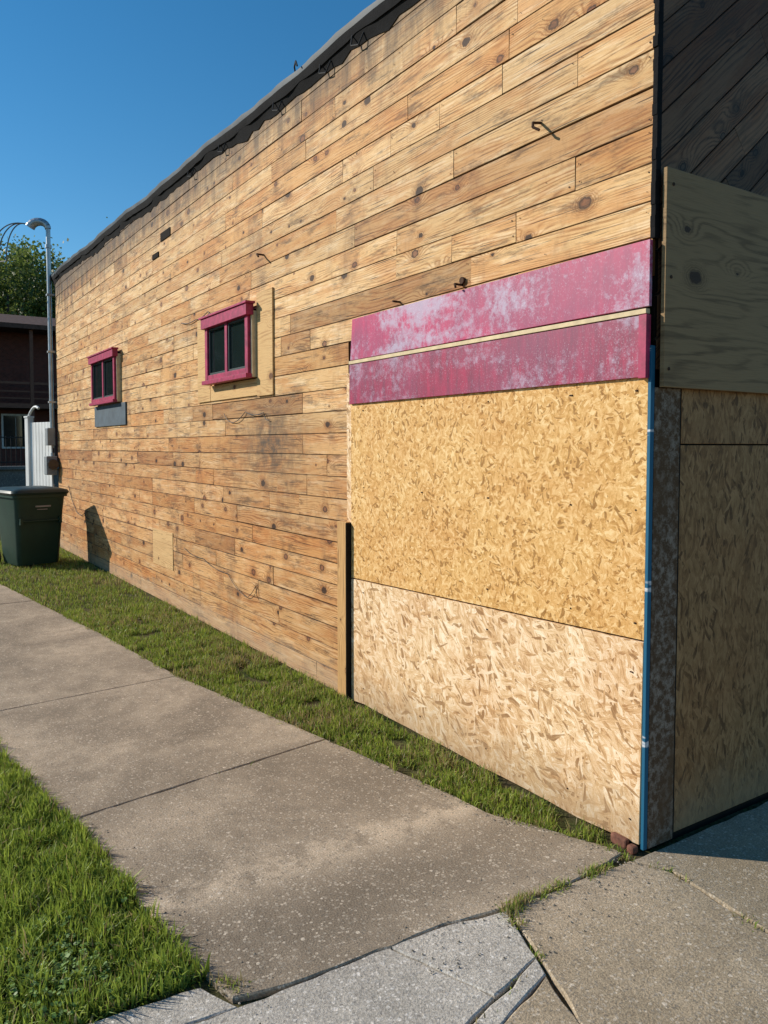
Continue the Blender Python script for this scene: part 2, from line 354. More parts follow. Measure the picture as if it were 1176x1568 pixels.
mb=MB(); mb.box(-2.31,-2.252,-0.010,0.006,1.12,2.06); mb.obj('osb_edge_strip',[osbL],bld,bevel=0.002)
mb=MB(); mb.box(-2.375,-2.262,-0.045,0.0,-0.03,1.125,rot=True); mb.obj('vertical_trim_plank',[wood_mat('trim_plank',(0.60,0.35,0.14),(0.32,0.15,0.05),(0.1,0.05,0.02),tint=False,cracks=0.7)],bld,bevel=0.003)
mb=MB(); mb.box(-2.260,-2.252,-0.05,0.0,-0.03,1.12); mb.obj('trim_shadow_strip',[core],bld)  # thin dark strip standing in for the plank's cast shadow
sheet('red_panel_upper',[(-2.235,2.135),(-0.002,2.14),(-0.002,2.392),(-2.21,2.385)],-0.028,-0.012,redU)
sheet('red_panel_lower',[(-2.245,1.865),(-0.045,1.87),(-0.045,2.108),(-2.24,2.108)],-0.030,-0.012,redL)
sheet('cream_strip',[(-2.24,2.110),(-0.01,2.112),(-0.01,2.131),(-2.24,2.130)],-0.036,-0.012,cream)
sheet('red_corner_block',[(-0.040,1.865),(-0.004,1.865),(-0.004,2.108),(-0.040,2.108)],-0.040,-0.012,redtrim)
mb=MB(); mb.box(-2.22,-0.02,-0.011,0.0,1.9,2.36); mb.obj('panel_backing',[core],bld)
mb=MB(); mb.box(-0.009,0.005,-0.018,0.004,0.0,1.99); mb.obj('corner_edge_strip',[bluem],bld,bevel=0.001)
mb=MB()
for i in range(40):
    z=2.40+i*0.042; w=0.010*mnoise.noise(Vector((0,0,i*0.7)))
    mb.box(-0.016+w,0.005,-0.006-0.007*random.random(),0.02,z,z+0.0425)
mb.obj('corner_tar_strip',[black],bld)
def window(x0,x1,z0,z1,nm):
    w=MB(); t=0.055
    w.box(x0,x1,-0.035,0.0,z0,z1,3)
    w.box(x0,x0+t,-0.075,-0.036,z0,z1-t,0); w.box(x1-t,x1,-0.075,-0.036,z0,z1-t,0)
    w.box(x0+t+.001,x1-t-.001,-0.073,-0.036,z0,z0+t*0.8,0); w.box(x0-0.03,x1+0.03,-0.10,-0.036,z1-t,z1+0.03,0)
    w.box(x0-0.05,x1+0.05,-0.112,-0.03,z1+0.031,z1+0.048,0)
    w.box(x0-0.02,x1+0.02,-0.10,-0.036,z0-0.035,z0-0.001,0)
    xm=(x0+x1)/2
    w.box(xm-0.025,xm+0.025,-0.068,-0.036,z0+t*0.8+.001,z1-t-.001,0)
    for a,b in ((x0+t,xm-0.025),(xm+0.025,x1-t)):
        a+=.001;b-=.001; za=z0+t*0.8+.001; zb=z1-t-.001
        w.box(a,a+0.018,-0.058,-0.036,za,zb,4); w.box(b-0.018,b,-0.058,-0.036,za,zb,4)
        w.box(a+0.019,b-0.019,-0.057,-0.036,za,za+0.018,4); w.box(a+0.019,b-0.019,-0.057,-0.036,zb-0.018,zb,4)
        w.box(a+0.018,b-0.018,-0.042,-0.037,za+0.018,zb-0.018,2)
    w.box(x1+0.001,x1+0.028,-0.05,0.0,z0-0.03,z1-0.02,1)
    w.obj(nm,[redtrim,cream,glass,screen,sash],bld,bevel=0.002)
window(-4.62,-3.70,2.17,2.67,'sliding_window')
window(-8.80,-7.64,2.17,2.73,'sliding_window_far')
mb=MB(); mb.box(-4.97,-4.66,-0.014,-0.001,2.0,2.74); mb.box(-3.66,-3.38,-0.016,-0.001,1.99,2.78,uo=(4,4)); mb.box(-4.655,-3.665,-0.013,-0.001,2.0,2.13,uo=(9,2))
mb.obj('window_plywood_patch',[ply],bld,bevel=0.002)
mb=MB(); mb.box(-8.87,-7.38,-0.02,-0.001,1.86,2.125); mb.obj('blue_grey_panel',[bgrey],bld,bevel=0.002)
mb=MB(); mb.box(-6.42,-5.76,-0.008,-0.001,0.35,0.60,uo=(2,6)); mb.box(-6.42,-5.76,-0.009,-0.001,0.603,0.73,uo=(12,3)); mb.obj('plywood_patch',[wood_mat('patch_board',(0.66,0.42,0.19),(0.38,0.20,0.075),(0.1,0.05,0.02),tint=False,cracks=0.6)],bld,bevel=0.002)
mb=MB(); mb.box(-6.02,-5.72,-0.009,0,3.68,3.76); mb.box(-6.3,-6.1,-0.009,0,3.55,3.60); mb.obj('vent_hole',[core],bld)
mb=MB()
mb.tube([(-0.62,0.0,3.04),(-0.62,-0.05,3.03),(-0.60,-0.07,3.0),(-0.57,-0.06,2.98)],0.006,8)
mb.tube([(-1.17,0,2.42),(-1.17,-0.05,2.42),(-1.15,-0.06,2.40)],0.006,8); mb.tube([(-1.73,0,2.42),(-1.73,-0.05,2.42)],0.006,8)
mb.tube([(-3.55,0,3.05),(-3.55,-0.06,3.05),(-3.5,-0.07,3.02)],0.007,8)
mb.cyl((-1.16,-0.004,2.44),(-1.16,-0.015,2.44),0.018,0.018,10)
mb.obj('wall_hooks',[rust],bld,smooth=True)
def cable(mb,pts,r=0.004,y=-0.012,seg=8):
    out=[]
    for (a,b) in zip(pts[:-1],pts[1:]):
        for i in range(seg):
            t=i/seg; out.append((a[0]+(b[0]-a[0])*t,y-0.006*abs(math.sin(t*3.1)),a[1]+(b[1]-a[1])*t-0.02*math.sin(t*math.pi)))
    out.append((pts[-1][0],y,pts[-1][1])); mb.tube(out,r,5)
mb=MB()
cable(mb,[(-4.35,1.88),(-4.15,1.80),(-3.9,1.88),(-3.55,1.86),(-3.45,1.80)],0.003)
cable(mb,[(-5.4,0.62),(-4.9,0.58),(-4.3,0.52),(-3.9,0.38),(-3.72,0.50),(-3.66,0.40)],0.0025)
cable(mb,[(-10.6,1.0),(-10.2,0.7),(-9.9,0.62),(-9.6,0.66),(-9.3,0.60)],0.005)
cable(mb,[(-5.4,2.78),(-5.0,2.76),(-4.7,2.79),(-4.5,2.74)],0.004)
mb.obj('wall_cables',[wirem],bld)
# ---- front wall (x=0 plane)
ang=R(40); ca,sa=math.cos(ang),math.sin(ang)
tmp=MB(); HB=0.13
for i in range(-26,46):
    s=-1.0
    while s<8:
        L=random.uniform(0.9,2.4); c=tint(); kq=random.uniform(0.55,1.35); c=tuple(q*kq for q in c)
        board(tmp,s,s+L,i*HB,(i+1)*HB,lambda x,y,z:(-y, x*ca-z*sa, 2.0+x*sa+z*ca),c)
        s+=L
o=tmp.obj('front_wall_boards',[charred],bld)
bm=bmesh.new(); bm.from_mesh(o.data)
for co,no in (((0,0.016,0),(0,-1,0)),((0,6.99,0),(0,1,0)),((0,0,1.9),(0,0,-1)),((0,0,4.02),(0,0,1))):
    bmesh.ops.bisect_plane(bm,geom=bm.verts[:]+bm.edges[:]+bm.faces[:],plane_co=co,plane_no=no,clear_outer=True)
bm.to_mesh(o.data); bm.free()
def sheetB(name,y0,y1,z0,z1,x0,x1,mat,uo=(0,0),rot=False):
    mb=MB(); mb.box(x0,x1,y0,y1,z0,z1,0,uo,rot=rot); return mb.obj(name,[mat],bld,bevel=0.002)
sheetB('plywood_sign_board',0.012,2.3,1.83,2.66,0.02,0.04,plyB,(7.2,4.4))
sheetB('front_osb_header',0.172,4.0,1.612,1.86,-0.01,0.006,osbS,(1,3))
sheetB('front_osb_panel',0.170,1.35,0.02,1.606,-0.012,0.002,osbS,(5,1))
sheetB('front_osb_panel_second',1.356,2.55,0.02,1.606,-0.012,0.002,osbS,(15,4))
sheetB('grey_corner_frame',0.005,0.160,0.0,1.83,-0.01,0.008,framem)
sheetB('front_lower_wall',2.56,6.98,0.0,1.9,-0.012,0.0,charred)
mb=MB(); mb.box(-0.005,0.004,0.160,0.172,0.0,1.83); mb.obj('dark_front_gap',[core],bld)
mb=MB()
for (y,z) in [(0.05,2.6),(0.04,1.9),(0.045,2.25),(0.9,2.62)]: mb.cyl((0.039,y,z),(0.0425,y,z),0.007,0.007,8)
for x in (-2.1,-1.5,-0.95,-0.4,-0.06):
    for z in (0.9,1.35,1.82,0.7,0.1): mb.cyl((x+random.uniform(-.02,.02),-0.013,z),(x,-0.0165,z),0.0035,0.0035,7)
mb.obj('screws',[rust],bld)
mb=MB(); mb.box(-0.14,-0.06,-0.045,-0.018,-0.02,0.022); mb.box(-0.05,-0.015,-0.055,-0.020,-0.02,0.012,0)
mb.obj('brick_fragments',[simple('red_brick_bits',(0.20,0.085,0.055),0.9,var=0.5,sc=30)],bld,bevel=0.008)

# ------------------------------------------------------------------ ground
def ground_mat():
    t=NT('soil_and_grass'); p=t.pos(); n=t.noise(p,3,5,0.7); n2=t.noise(p,60,3,0.7)
    c=t.mix(t.ramp(n,[(0.4,0),(0.62,1)]),(0.06,0.08,0.022),(0.12,0.09,0.05)); c=t.mix(1.0,c,t.ramp(n2,[(0.3,0.4),(0.7,1.4)]),'MULTIPLY'); t.bump(n2,0.8,0.01); return t.fin(c,0.95,0.1)
mb=MB(); mb.quad([(-1500,-1500,-0.02),(1500,-1500,-0.02),(1500,1500,-0.02),(-1500,1500,-0.02)]); mb.obj('ground',[ground_mat()])
walk=concrete_mat('weathered_concrete',(0.43,0.345,0.25),(0.48,0.41,0.32),0.5,0.8,band=True)
lightc=concrete_mat('light_aggregate_concrete',(0.55,0.50,0.425),(0.60,0.56,0.50),0.6,0.4)
def slab(mb,poly,top=0.0,mi=0,jit=0.006,step=0.05,seed=0):
    pts=[]; n=len(poly)
    for i in range(n):
        a=Vector(poly[i]);b=Vector(poly[(i+1)%n]); L=(b-a).length
        k=max(1,min(80,int(L/step))); nrm=Vector((-(b-a).y,(b-a).x)).normalized()
        for j in range(k):
            t=j/k; q=a+(b-a)*t; e=jit*(mnoise.noise(Vector((q.x*9,q.y*9,seed)))*1.6+mnoise.noise(Vector((q.x*35,q.y*35,seed)))*1.0)
            if j: q=q+nrm*e
            pts.append(q)
    ar=sum(p.x*q.y-q.x*p.y for p,q in zip(pts,pts[1:]+pts[:1]))
    if ar<0: pts=pts[::-1]
    m=len(pts); inn=[]
    for i in range(m):
        d=(pts[(i+1)%m]-pts[i-1]); nn=Vector((-d.y,d.x)).normalized() if d.length>0 else Vector((0,0))
        inn.append(pts[i]+nn*(0.005+0.003*mnoise.noise(Vector((i*0.7,seed,0)))))
    mb.quad([(p.x,p.y,top) for p in inn],None,mi)
    for i in range(m):
        j=(i+1)%m
        mb.quad([(pts[i].x,pts[i].y,top-0.004),(pts[j].x,pts[j].y,top-0.004),(inn[j].x,inn[j].y,top),(inn[i].x,inn[i].y,top)],None,mi)
        mb.quad([(pts[i].x,pts[i].y,top-0.12),(pts[j].x,pts[j].y,top-0.12),(pts[j].x,pts[j].y,top-0.004),(pts[i].x,pts[i].y,top-0.004)],None,mi)
inner=[(-0.07,-0.10),(-0.39,-0.225),(-0.59,-0.32),(-0.78,-0.335),(-1.21,-0.40),(-1.72,-0.49),(-2.67,-0.66),(-3.34,-0.78),(-5.03,-0.93),(-8.13,-1.30),(-14,-1.95),(-22,-2.8)]
outer=[(-0.11,-1.70),(-0.3,-1.74),(-0.8,-1.795),(-1.51,-1.86),(-2.47,-2.0),(-3.2,-2.07),(-5.0,-2.28),(-8.1,-2.72),(-14,-3.38),(-22,-4.2)]
def interp(tab,x):
    xs=[-a for a,_ in tab]; ys=[b for _,b in tab]; return float(np.interp(-x,xs,ys))
joints=[(-1.73,-1.51),(-3.34,-3.2),(-5.06,-4.98),(-6.8,-6.72),(-8.55,-8.45),(-10.3,-10.2),(-12.1,-12.0),(-13.9,-13.8),(-15.7,-15.6)]
mb=MB(); g=0.0025
def edge_pts(tab,xa,xb):
    return [(xa,interp(tab,xa))]+[(x,y) for x,y in tab if xb<x<xa]+[(xb,interp(tab,xb))]
a=edge_pts(inner,-0.07,-1.73+g); b=edge_pts(outer,-0.11,-1.51+g)
slab(mb,[(-0.03,-0.10)]+a+b[::-1]+[(-0.070,-1.53),(-0.059,-1.23),(-0.052,-0.97),(-0.010,-0.73),(-0.002,-0.70),(0.001,-0.37)],0.0,0,jit=0.007,seed=1)
for k in range(len(joints)-1):
    (i0,o0),(i1,o1)=joints[k],joints[k+1]
    a=edge_pts(inner,i0-g,i1+g); b=edge_pts(outer,o0-g,o1+g)
    slab(mb,a+b[::-1],random.uniform(-0.003,0.003),0,jit=0.003,step=0.08,seed=k+2)
mb.obj('sidewalk',[walk])
mb=MB()
slab(mb,[(-0.052,-1.185),(-0.045,-0.97),(0.002,-0.742),(0.24,-0.83),(0.30,-1.055),(0.12,-1.122)],-0.002,0,jit=0.006,seed=11)
slab(mb,[(-0.061,-1.62),(-0.052,-1.190),(0.12,-1.127),(0.303,-1.060),(0.40,-1.35),(0.5,-6),(-0.1,-6),(-0.082,-1.9)],-0.003,0,jit=0.006,seed=12)
slab(mb,[(-0.24,-6),(-0.106,-6),(-0.088,-1.9),(-0.070,-1.70),(-0.21,-1.76),(-0.245,-2.1)],-0.004,0,jit=0.006,seed=13)
slab(mb,[(0.244,-0.832),(0.315,-0.862),(0.472,-1.35),(0.563,-6),(0.504,-6),(0.404,-1.35)],-0.002,0,jit=0.008,seed=14)
slab(mb,[(0.320,-0.866),(0.6,-0.965),(3.2,-2.0),(3.2,-6),(0.567,-6),(0.476,-1.35)],-0.003,1,jit=0.008,seed=15)
mb.obj('curb_ramp',[lightc,walk])
mb=MB()
slab(mb,[(0.008,-0.36),(0.004,-0.68),(0.012,-0.727),(0.25,-0.822),(0.6,-0.955),(3.2,-1.985),(6,-1.985),(6,-0.118),(0.60,-0.112),(0.16,-0.054),(0.02,-0.12)],-0.002,0,jit=0.006,seed=21)
slab(mb,[(0.030,-0.11),(0.16,-0.046),(0.60,-0.105),(3.4,-0.112),(3.4,2.2),(0.030,2.2)],0.001,0,jit=0.005,seed=22)
slab(mb,[(0.035,2.21),(3.4,2.21),(3.4,6),(0.035,6)],0.0,0,jit=0.006,seed=23)
mb.obj('corner_pavement',[walk])
mb=MB()
for _ in range(420):
    if random.random()<0.55:
        x=random.uniform(-1.7,0.1); y=interp(outer,x)+abs(random.gauss(0,0.06)) if random.random()<0.4 else interp(inner,x)-abs(random.gauss(0,0.05))
    else: x=random.gauss(0.05,0.12); y=random.uniform(-1.2,-0.1)
    rad=random.uniform(0.0015,0.005); a0=random.uniform(0,6.28)
    top=(x,y,0.001+rad*0.9); bs=[(x+rad*random.uniform(.7,1.3)*math.cos(a0+i*1.257),y+rad*random.uniform(.7,1.3)*math.sin(a0+i*1.257),0.0005) for i in range(5)]
    for i in range(5): mb.quad([bs[i],bs[(i+1)%5],top])
mb.obj('loose_gravel',[simple('gravel_grit',(0.30,0.25,0.19),0.9,var=0.7,sc=50,bump=0)])

# ------------------------------------------------------------------ grass
def grass_mat():
    t=NT('grass_blades'); a=t.n('ShaderNodeAttribute',attribute_name='gc').outputs['Color']
    t.set(t.b.inputs['Base Color'],a); t.b.inputs['Roughness'].default_value=0.5; t.b.inputs['Specular IOR Level'].default_value=0.35
    tr=t.n('ShaderNodeBsdfTranslucent',{'Color':a}); ms=t.n('ShaderNodeMixShader',{0:0.4,1:t.b.outputs[0],2:tr.outputs[0]})
    t.t.links.new(ms.outputs[0],t.out.inputs[0]); return t.m
gm=grass_mat()
def blades(name,P,h,w,z0=-0.02,dry=0.12,lean=0.6):
    n=len(P); ang=rng.uniform(0,2*np.pi,n)
    pat=np.array([mnoise.noise(Vector((float(x)*2.2,float(y)*2.2,5))) for x,y in P[:,:2]]); pat2=np.array([mnoise.noise(Vector((float(x)*9,float(y)*9,2))) for x,y in P[:,:2]])
    hh=h*rng.uniform(0.4,1.35,n)*(1+0.6*pat2+0.3*pat); ww=w*rng.uniform(0.6,1.5,n)
    la=rng.uniform(0,2*np.pi,n)+pat2*2; ll=np.abs(rng.normal(0.15,lean,n)).clip(0,1.35)
    sx=np.cos(ang);sy=np.sin(ang); lx=np.cos(la)*np.sin(ll);ly=np.sin(la)*np.sin(ll); lz=np.cos(ll)
    V=np.zeros((n,5,3))
    V[:,0,0]=P[:,0]-sx*ww/2;V[:,0,1]=P[:,1]-sy*ww/2;V[:,0,2]=z0
    V[:,1,0]=P[:,0]+sx*ww/2;V[:,1,1]=P[:,1]+sy*ww/2;V[:,1,2]=z0
    mx=P[:,0]+lx*hh*0.35;my=P[:,1]+ly*hh*0.35;mz=z0+hh*0.6*(0.4+0.6*lz)
    V[:,2,0]=mx+sx*ww*.4;V[:,2,1]=my+sy*ww*.4;V[:,2,2]=mz
    V[:,3,0]=mx-sx*ww*.4;V[:,3,1]=my-sy*ww*.4;V[:,3,2]=mz
    V[:,4,0]=P[:,0]+lx*hh;V[:,4,1]=P[:,1]+ly*hh;V[:,4,2]=z0+hh*np.maximum(lz,0.2)
    me=bpy.data.meshes.new(name)
    me.vertices.add(n*5); me.vertices.foreach_set('co',V.ravel())
    base=(np.arange(n)*5)[:,None]
    loops=np.hstack([base+np.array([[0,1,2,3]]),base+np.array([[3,2,4]])]).ravel()
    me.loops.add(n*7); me.loops.foreach_set('vertex_index',loops.astype(np.int32))
    me.polygons.add(n*2); st=np.stack([np.arange(n)*7,np.arange(n)*7+4],1).ravel(); me.polygons.foreach_set('loop_start',st.astype(np.int32))
    me.update(calc_edges=True)
    m=(rng.uniform(0,1,n)*0.8+0.2*(pat2+0.5)).clip(0,1)[:,None]
    col=np.array([0.13,0.21,0.028])*(1-m)+np.array([0.44,0.52,0.085])*m
    d=rng.uniform(0,1,n)<(dry+0.6*np.clip(pat+0.1,0,1)*(dry>0.1)); col[d]=np.array([0.46,0.36,0.17])*rng.uniform(0.5,1.2,(d.sum(),1))
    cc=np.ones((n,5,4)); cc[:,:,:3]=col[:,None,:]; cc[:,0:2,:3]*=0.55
    at=me.color_attributes.new('gc','FLOAT_COLOR','POINT'); at.data.foreach_set('color',cc.astype(np.float32).ravel())
    me.materials.append(gm); o=bpy.data.objects.new(name,me); scene.collection.objects.link(o); return o
def scatter(n,x0,x1,y0,y1,fn):
    P=np.stack([rng.uniform(x0,x1,n),rng.uniform(y0,y1,n)],1); k=np.array([fn(a,b) for a,b in P]); return P[k]
def instrip(x,y): return interp(inner,x)-0.02+0.03*mnoise.noise(Vector((x*8,y*8,1)))<y<-0.02-(0.03 if x>-2.3 else 0.02)+0.03*mnoise.noise(Vector((x*6,3,1))) and mnoise.noise(Vector((x*5,y*7,6)))>-0.40
P1=scatter(26000,-2.6,-0.15,-0.7,0,instrip); P2=scatter(50000,-6,-2.4,-1.1,0,instrip); P3=scatter(48000,-12.5,-6,-1.9,0,instrip)
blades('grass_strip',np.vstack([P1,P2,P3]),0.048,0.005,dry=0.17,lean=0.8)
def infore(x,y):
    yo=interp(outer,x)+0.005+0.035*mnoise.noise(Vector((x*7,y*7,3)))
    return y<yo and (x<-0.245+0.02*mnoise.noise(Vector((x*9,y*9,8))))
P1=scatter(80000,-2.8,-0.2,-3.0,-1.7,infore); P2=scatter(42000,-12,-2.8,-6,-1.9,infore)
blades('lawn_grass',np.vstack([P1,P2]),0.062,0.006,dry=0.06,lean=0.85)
W=[]
for line,n in (([(-0.03,-0.12),(0.16,-0.05),(0.60,-0.11),(1.2,-0.12)],420),([(0.0,-0.16),(0.0,-0.40),(0.0,-0.70)],900),([(-0.02,-0.62),(0.02,-0.75)],260),([(0.0,-0.73),(0.25,-0.82)],160),([(-0.9,-0.34),(-0.4,-0.22),(-0.06,-0.1)],600),([(-0.08,-1.6),(-0.22,-1.74)],200),([(0.26,-0.84),(0.40,-1.3)],60),([(-1.73,-0.5),(-1.6,-1.2)],12)):
    for _ in range(n):
        i=random.randrange(len(line)-1); t=random.random(); a,b=line[i],line[i+1]
        x=a[0]+(b[0]-a[0])*t;y=a[1]+(b[1]-a[1])*t
        if mnoise.noise(Vector((x*9,y*9,4)))>-0.05: W.append((x+random.gauss(0,0.014),y+random.gauss(0,0.014)))
blades('crack_weeds',np.array(W),0.034,0.004,z0=-0.012,dry=0.3,lean=1.0)
mb=MB()
for _ in range(330):
    x=random.gauss(-0.50,0.15); y=random.gauss(-2.12,0.10)
    if not infore(x,y): continue
    z=random.uniform(0.008,0.03); a0=random.uniform(0,6.28); rl=random.uniform(0.004,0.007)
    for k in range(3):
        a=a0+k*2.094; cx,cy=x+math.cos(a)*rl,y+math.sin(a)*rl; tx=random.uniform(-.6,.6); ty=random.uniform(-.6,.6)
        mb.quad([(cx+math.cos(q)*rl*.95,cy+math.sin(q)*rl*.95,z+rl*(tx*math.cos(q)+ty*math.sin(q))) for q in [i*math.pi/3 for i in range(6)]])
    mb.cyl((x,y,-0.02),(x,y,z),0.0008,0.0008,3)
mb.obj('clover_patch',[simple('clover_leaf',(0.16,0.26,0.05),0.5,var=0.5,sc=60,bump=0)])

# ------------------------------------------------------------------ trash bin
bin_=empty('trash_bin',(-9.62,-0.72,-0.02)); bin_.rotation_euler=(0,0,R(102)); bin_.scale=(1.12,1.05,1.02)
def rr(hx,hy,r,n=4):
    o=[]
    for cx,cy,a0 in ((hx-r,hy-r,0),(-hx+r,hy-r,90),(-hx+r,-hy+r,180),(hx-r,-hy+r,270)):
        for i in range(n+1):
            a=R(a0+90*i/n); o.append((cx+r*math.cos(a),cy+r*math.sin(a)))
    return o
def loft(mb,rings,mi=0,capb=True,capt=True):
    m=len(rings[0])
    for A_,B_ in zip(rings[:-1],rings[1:]):
        for i in range(m):
            j=(i+1)%m; mb.quad([A_[i],A_[j],B_[j],B_[i]],None,mi)
    if capb: mb.quad(rings[0][::-1],None,mi)
    if capt: mb.quad(rings[-1],None,mi)
green=simple('green_plastic',(0.014,0.042,0.028),0.5,0.35,var=0.2,sc=5,bump=0.05)
mb=MB(); rings=[]
for z,hx,hy in ((0.04,0.24,0.27),(0.10,0.25,0.28),(0.70,0.285,0.33),(0.72,0.285,0.33),(0.93,0.30,0.36),(0.93,0.325,0.385),(0.975,0.325,0.385)):
    rings.append([(x,y,z) for x,y in rr(hx,hy,0.06)])
loft(mb,rings,capt=False); mb.obj('body',[green],bin_,smooth=True)
mb=MB(); rings=[]
for z,hx,hy in ((0.965,0.335,0.40),(0.99,0.345,0.41),(1.02,0.33,0.39),(1.05,0.24,0.30),(1.055,0.1,0.15)):
    rings.append([(x,y,z) for x,y in rr(hx,hy,0.07)])
loft(mb,rings); mb.obj('lid',[simple('dark_lid_plastic',(0.012,0.03,0.024),0.45,0.4,var=0.2)],bin_,smooth=True)
mb=MB()
mb.cyl((0.27,0.36,0.11),(0.335,0.36,0.11),0.12,0.12,20); mb.cyl((-0.335,0.36,0.11),(-0.27,0.36,0.11),0.12,0.12,20); mb.obj('wheels',[wirem],bin_,smooth=True)
mb=MB(); mb.cyl((-0.24,0.46,0.98),(0.24,0.46,0.98),0.016,0.016,10); mb.box(-0.24,-0.20,0.38,0.47,0.95,0.99); mb.box(0.20,0.24,0.38,0.47,0.95,0.99)
mb.cyl((-0.22,-0.345,0.62),(0.22,-0.345,0.62),0.014,0.014,10); mb.box(-0.245,-0.215,-0.37,-0.3,0.58,0.66); mb.box(0.215,0.245,-0.37,-0.3,0.58,0.66)
mb.obj('bars',[green],bin_,smooth=True)
mb=MB(); mb.box(-0.06,0.12,-0.352,-0.344,0.80,0.82); mb.box(-0.04,0.08,-0.35,-0.342,0.765,0.775); mb.obj('label',[simple('faded_label',(0.3,0.28,0.26),0.6)],bin_)

# ------------------------------------------------------------------ service mast
mast=empty('electric_service_mast')
MX,MY=-11.50,-0.07
mb=MB()
mb.cyl((MX,MY,1.9),(MX,MY,5.05),0.034,0.034,14)
mb.cyl((MX,MY,0.0),(MX,MY,1.0),0.02,0.02,10); mb.cyl((MX,MY,1.2),(MX,MY,1.5),0.03,0.03,12)
for z in (2.3,3.1,4.0): mb.box(MX-0.05,MX+0.05,MY-0.045,0.0,z,z+0.03)
mb.cyl((MX,MY,4.75),(MX,MY,4.8),0.05,0.05,12)
mb.obj('conduit',[metal],mast,smooth=True)
mb=MB(); hd=[]
for i in range(9):
    a=i/8*math.pi*0.9; hd.append((MX-0.10+0.10*math.cos(a),MY-0.12+0.12*math.cos(a),5.05+0.12*math.sin(a)))
for i in range(8): mb.cyl(hd[i],hd[i+1],0.045+0.004*i,0.049+0.004*i,12)
mb.obj('weatherhead',[metal],mast,smooth=True)
mb=MB(); end=hd[-1]
for k in range(3):
    pts=[]; ex=end[1]-0.34-0.12*k
    for i in range(17):
        t=i/16; pts.append((end[0]-0.1*t,end[1]+(ex-end[1])*math.sin(t*math.pi/2),end[2]+0.03+0.08*math.sin(t*math.pi)-(0.58+0.05*k)*(1-math.cos(t*math.pi/2))))
    mb.tube(pts,0.010,5)
far=(-60,-30,6.5)
for k in range(2):
    a=Vector((end[0]-0.1,end[1]-0.34-0.12*k,end[2]-0.55-0.05*k)); b=Vector(far)+Vector((0,0,-0.4*k)); pts=[]
    for i in range(25):
        t=i/24; q=a.lerp(b,t); q.z-=1.0*4*t*(1-t)*0.5; pts.append(q)
    mb.tube(pts,0.009,4)
mb.obj('service_wires',[simple('grey_cable',(0.16,0.16,0.16),0.5)],mast)
mb=MB(); mb.box(MX-0.09,MX+0.09,MY-0.09,MY+0.03,1.62,1.90); mb.box(MX-0.07,MX+0.15,MY-0.12,MY+0.04,1.15,1.45); mb.obj('meter_boxes',[greybox],mast,bevel=0.01)
mb=MB(); mb.cyl((MX+0.151,MY-0.03,1.32),(MX+0.22,MY-0.03,1.32),0.085,0.08,18); mb.obj('meter_dial',[simple('dark_glass_meter',(0.03,0.03,0.03),0.15,0.6)],mast,smooth=True)

# ------------------------------------------------------------------ white fence
white=simple('white_vinyl',(0.78,0.77,0.74),0.5,0.4,var=0.12,sc=3)
mb=MB(); x=0.0
while x<0.66:
    mb.box(x,x+0.085,-0.012,0.012,0.05,2.02); x+=0.098
mb.box(0,0.67,0.013,0.04,0.3,0.38); mb.box(0,0.67,0.013,0.04,1.6,1.68)
mb.box(-0.11,-0.005,-0.05,0.05,0.0,2.10); mb.box(-0.12,0.005,-0.06,0.06,2.101,2.13)
pts=[(-0.05+0.34*(i/8),-0.01,2.12+0.16*math.sin(i/8*math.pi*0.7)) for i in range(9)]
mb.tube(pts,0.022,8); wf=mb.obj('white_vinyl_fence',[white],bevel=0.003); wf.location=(-12.22,-0.27,-0.02); wf.rotation_euler=(0,0,R(18))

# ------------------------------------------------------------------ low wall + iron fence in distance
mb=MB(); mb.box(-22.6,-22.2,-14,9,-0.03,0.95); mb.box(-22.7,-22.1,-14,9,0.951,1.05)
mb.obj('retaining_wall',[concrete_mat('old_wall_concrete',(0.16,0.15,0.135),(0.3,0.29,0.27),0.3,0.6)],bevel=0.02)
mb=MB(); y=-14
while y<9: mb.box(-22.41,-22.39,y,y+0.02,1.05,1.9); y+=0.13
mb.box(-22.42,-22.38,-14,9,1.85,1.88); mb.box(-22.42,-22.38,-14,9,1.15,1.18); mb.obj('iron_fence',[wirem])

# ------------------------------------------------------------------ brick house
house=empty('brick_house')
def brick_mat():
    t=NT('dark_red_brick'); p=t.pos(); s=t.n('ShaderNodeSeparateXYZ',{0:p}); v=t.n('ShaderNodeCombineXYZ',{0:t.M('ADD',s.outputs[0],s.outputs[1]),1:s.outputs[2]}).outputs[0]
    b=t.n('ShaderNodeTexBrick',{'Vector':v,'Color1':(0.16,0.045,0.032),'Color2':(0.10,0.032,0.025),'Mortar':(0.16,0.13,0.11),'Scale':4.5,'Mortar Size':0.012}); c=t.mix(t.noise(p,1.5,4),b.outputs[0],t.mix(1.0,b.outputs[0],(0.55,0.5,0.5),'MULTIPLY')); return t.fin(c,0.85,0.2)
mb=MB(); mb.box(-47,-37,-11,9.5,-0.03,6.9); mb.obj('walls',[brick_mat()],house)
mb=MB()
X0,X1,Y0,Y1=-48,-35.4,-12,10.4
mb.quad([(X1,Y0,6.95),(X1,Y1,6.95),(-42,Y1,8.3),(-42,Y0,8.3)]); mb.quad([(X0,Y1,6.95),(X0,Y0,6.95),(-42,Y0,8.3),(-42,Y1,8.3)])
mb.quad([(X1,Y1,6.95),(X0,Y1,6.95),(-42,Y1,8.3)]); mb.quad([(X0,Y0,6.95),(X1,Y0,6.95),(-42,Y0,8.3)])
mb.box(X0,X1,Y0,Y1,6.75,6.94)
mb.obj('roof',[simple('brown_shingles',(0.11,0.06,0.045),0.9,0.2,var=0.5,sc=6)],house)
wm=simple('brown_timber',(0.15,0.06,0.035),0.7); wfr=simple('white_frame_paint',(0.5,0.5,0.48),0.5)
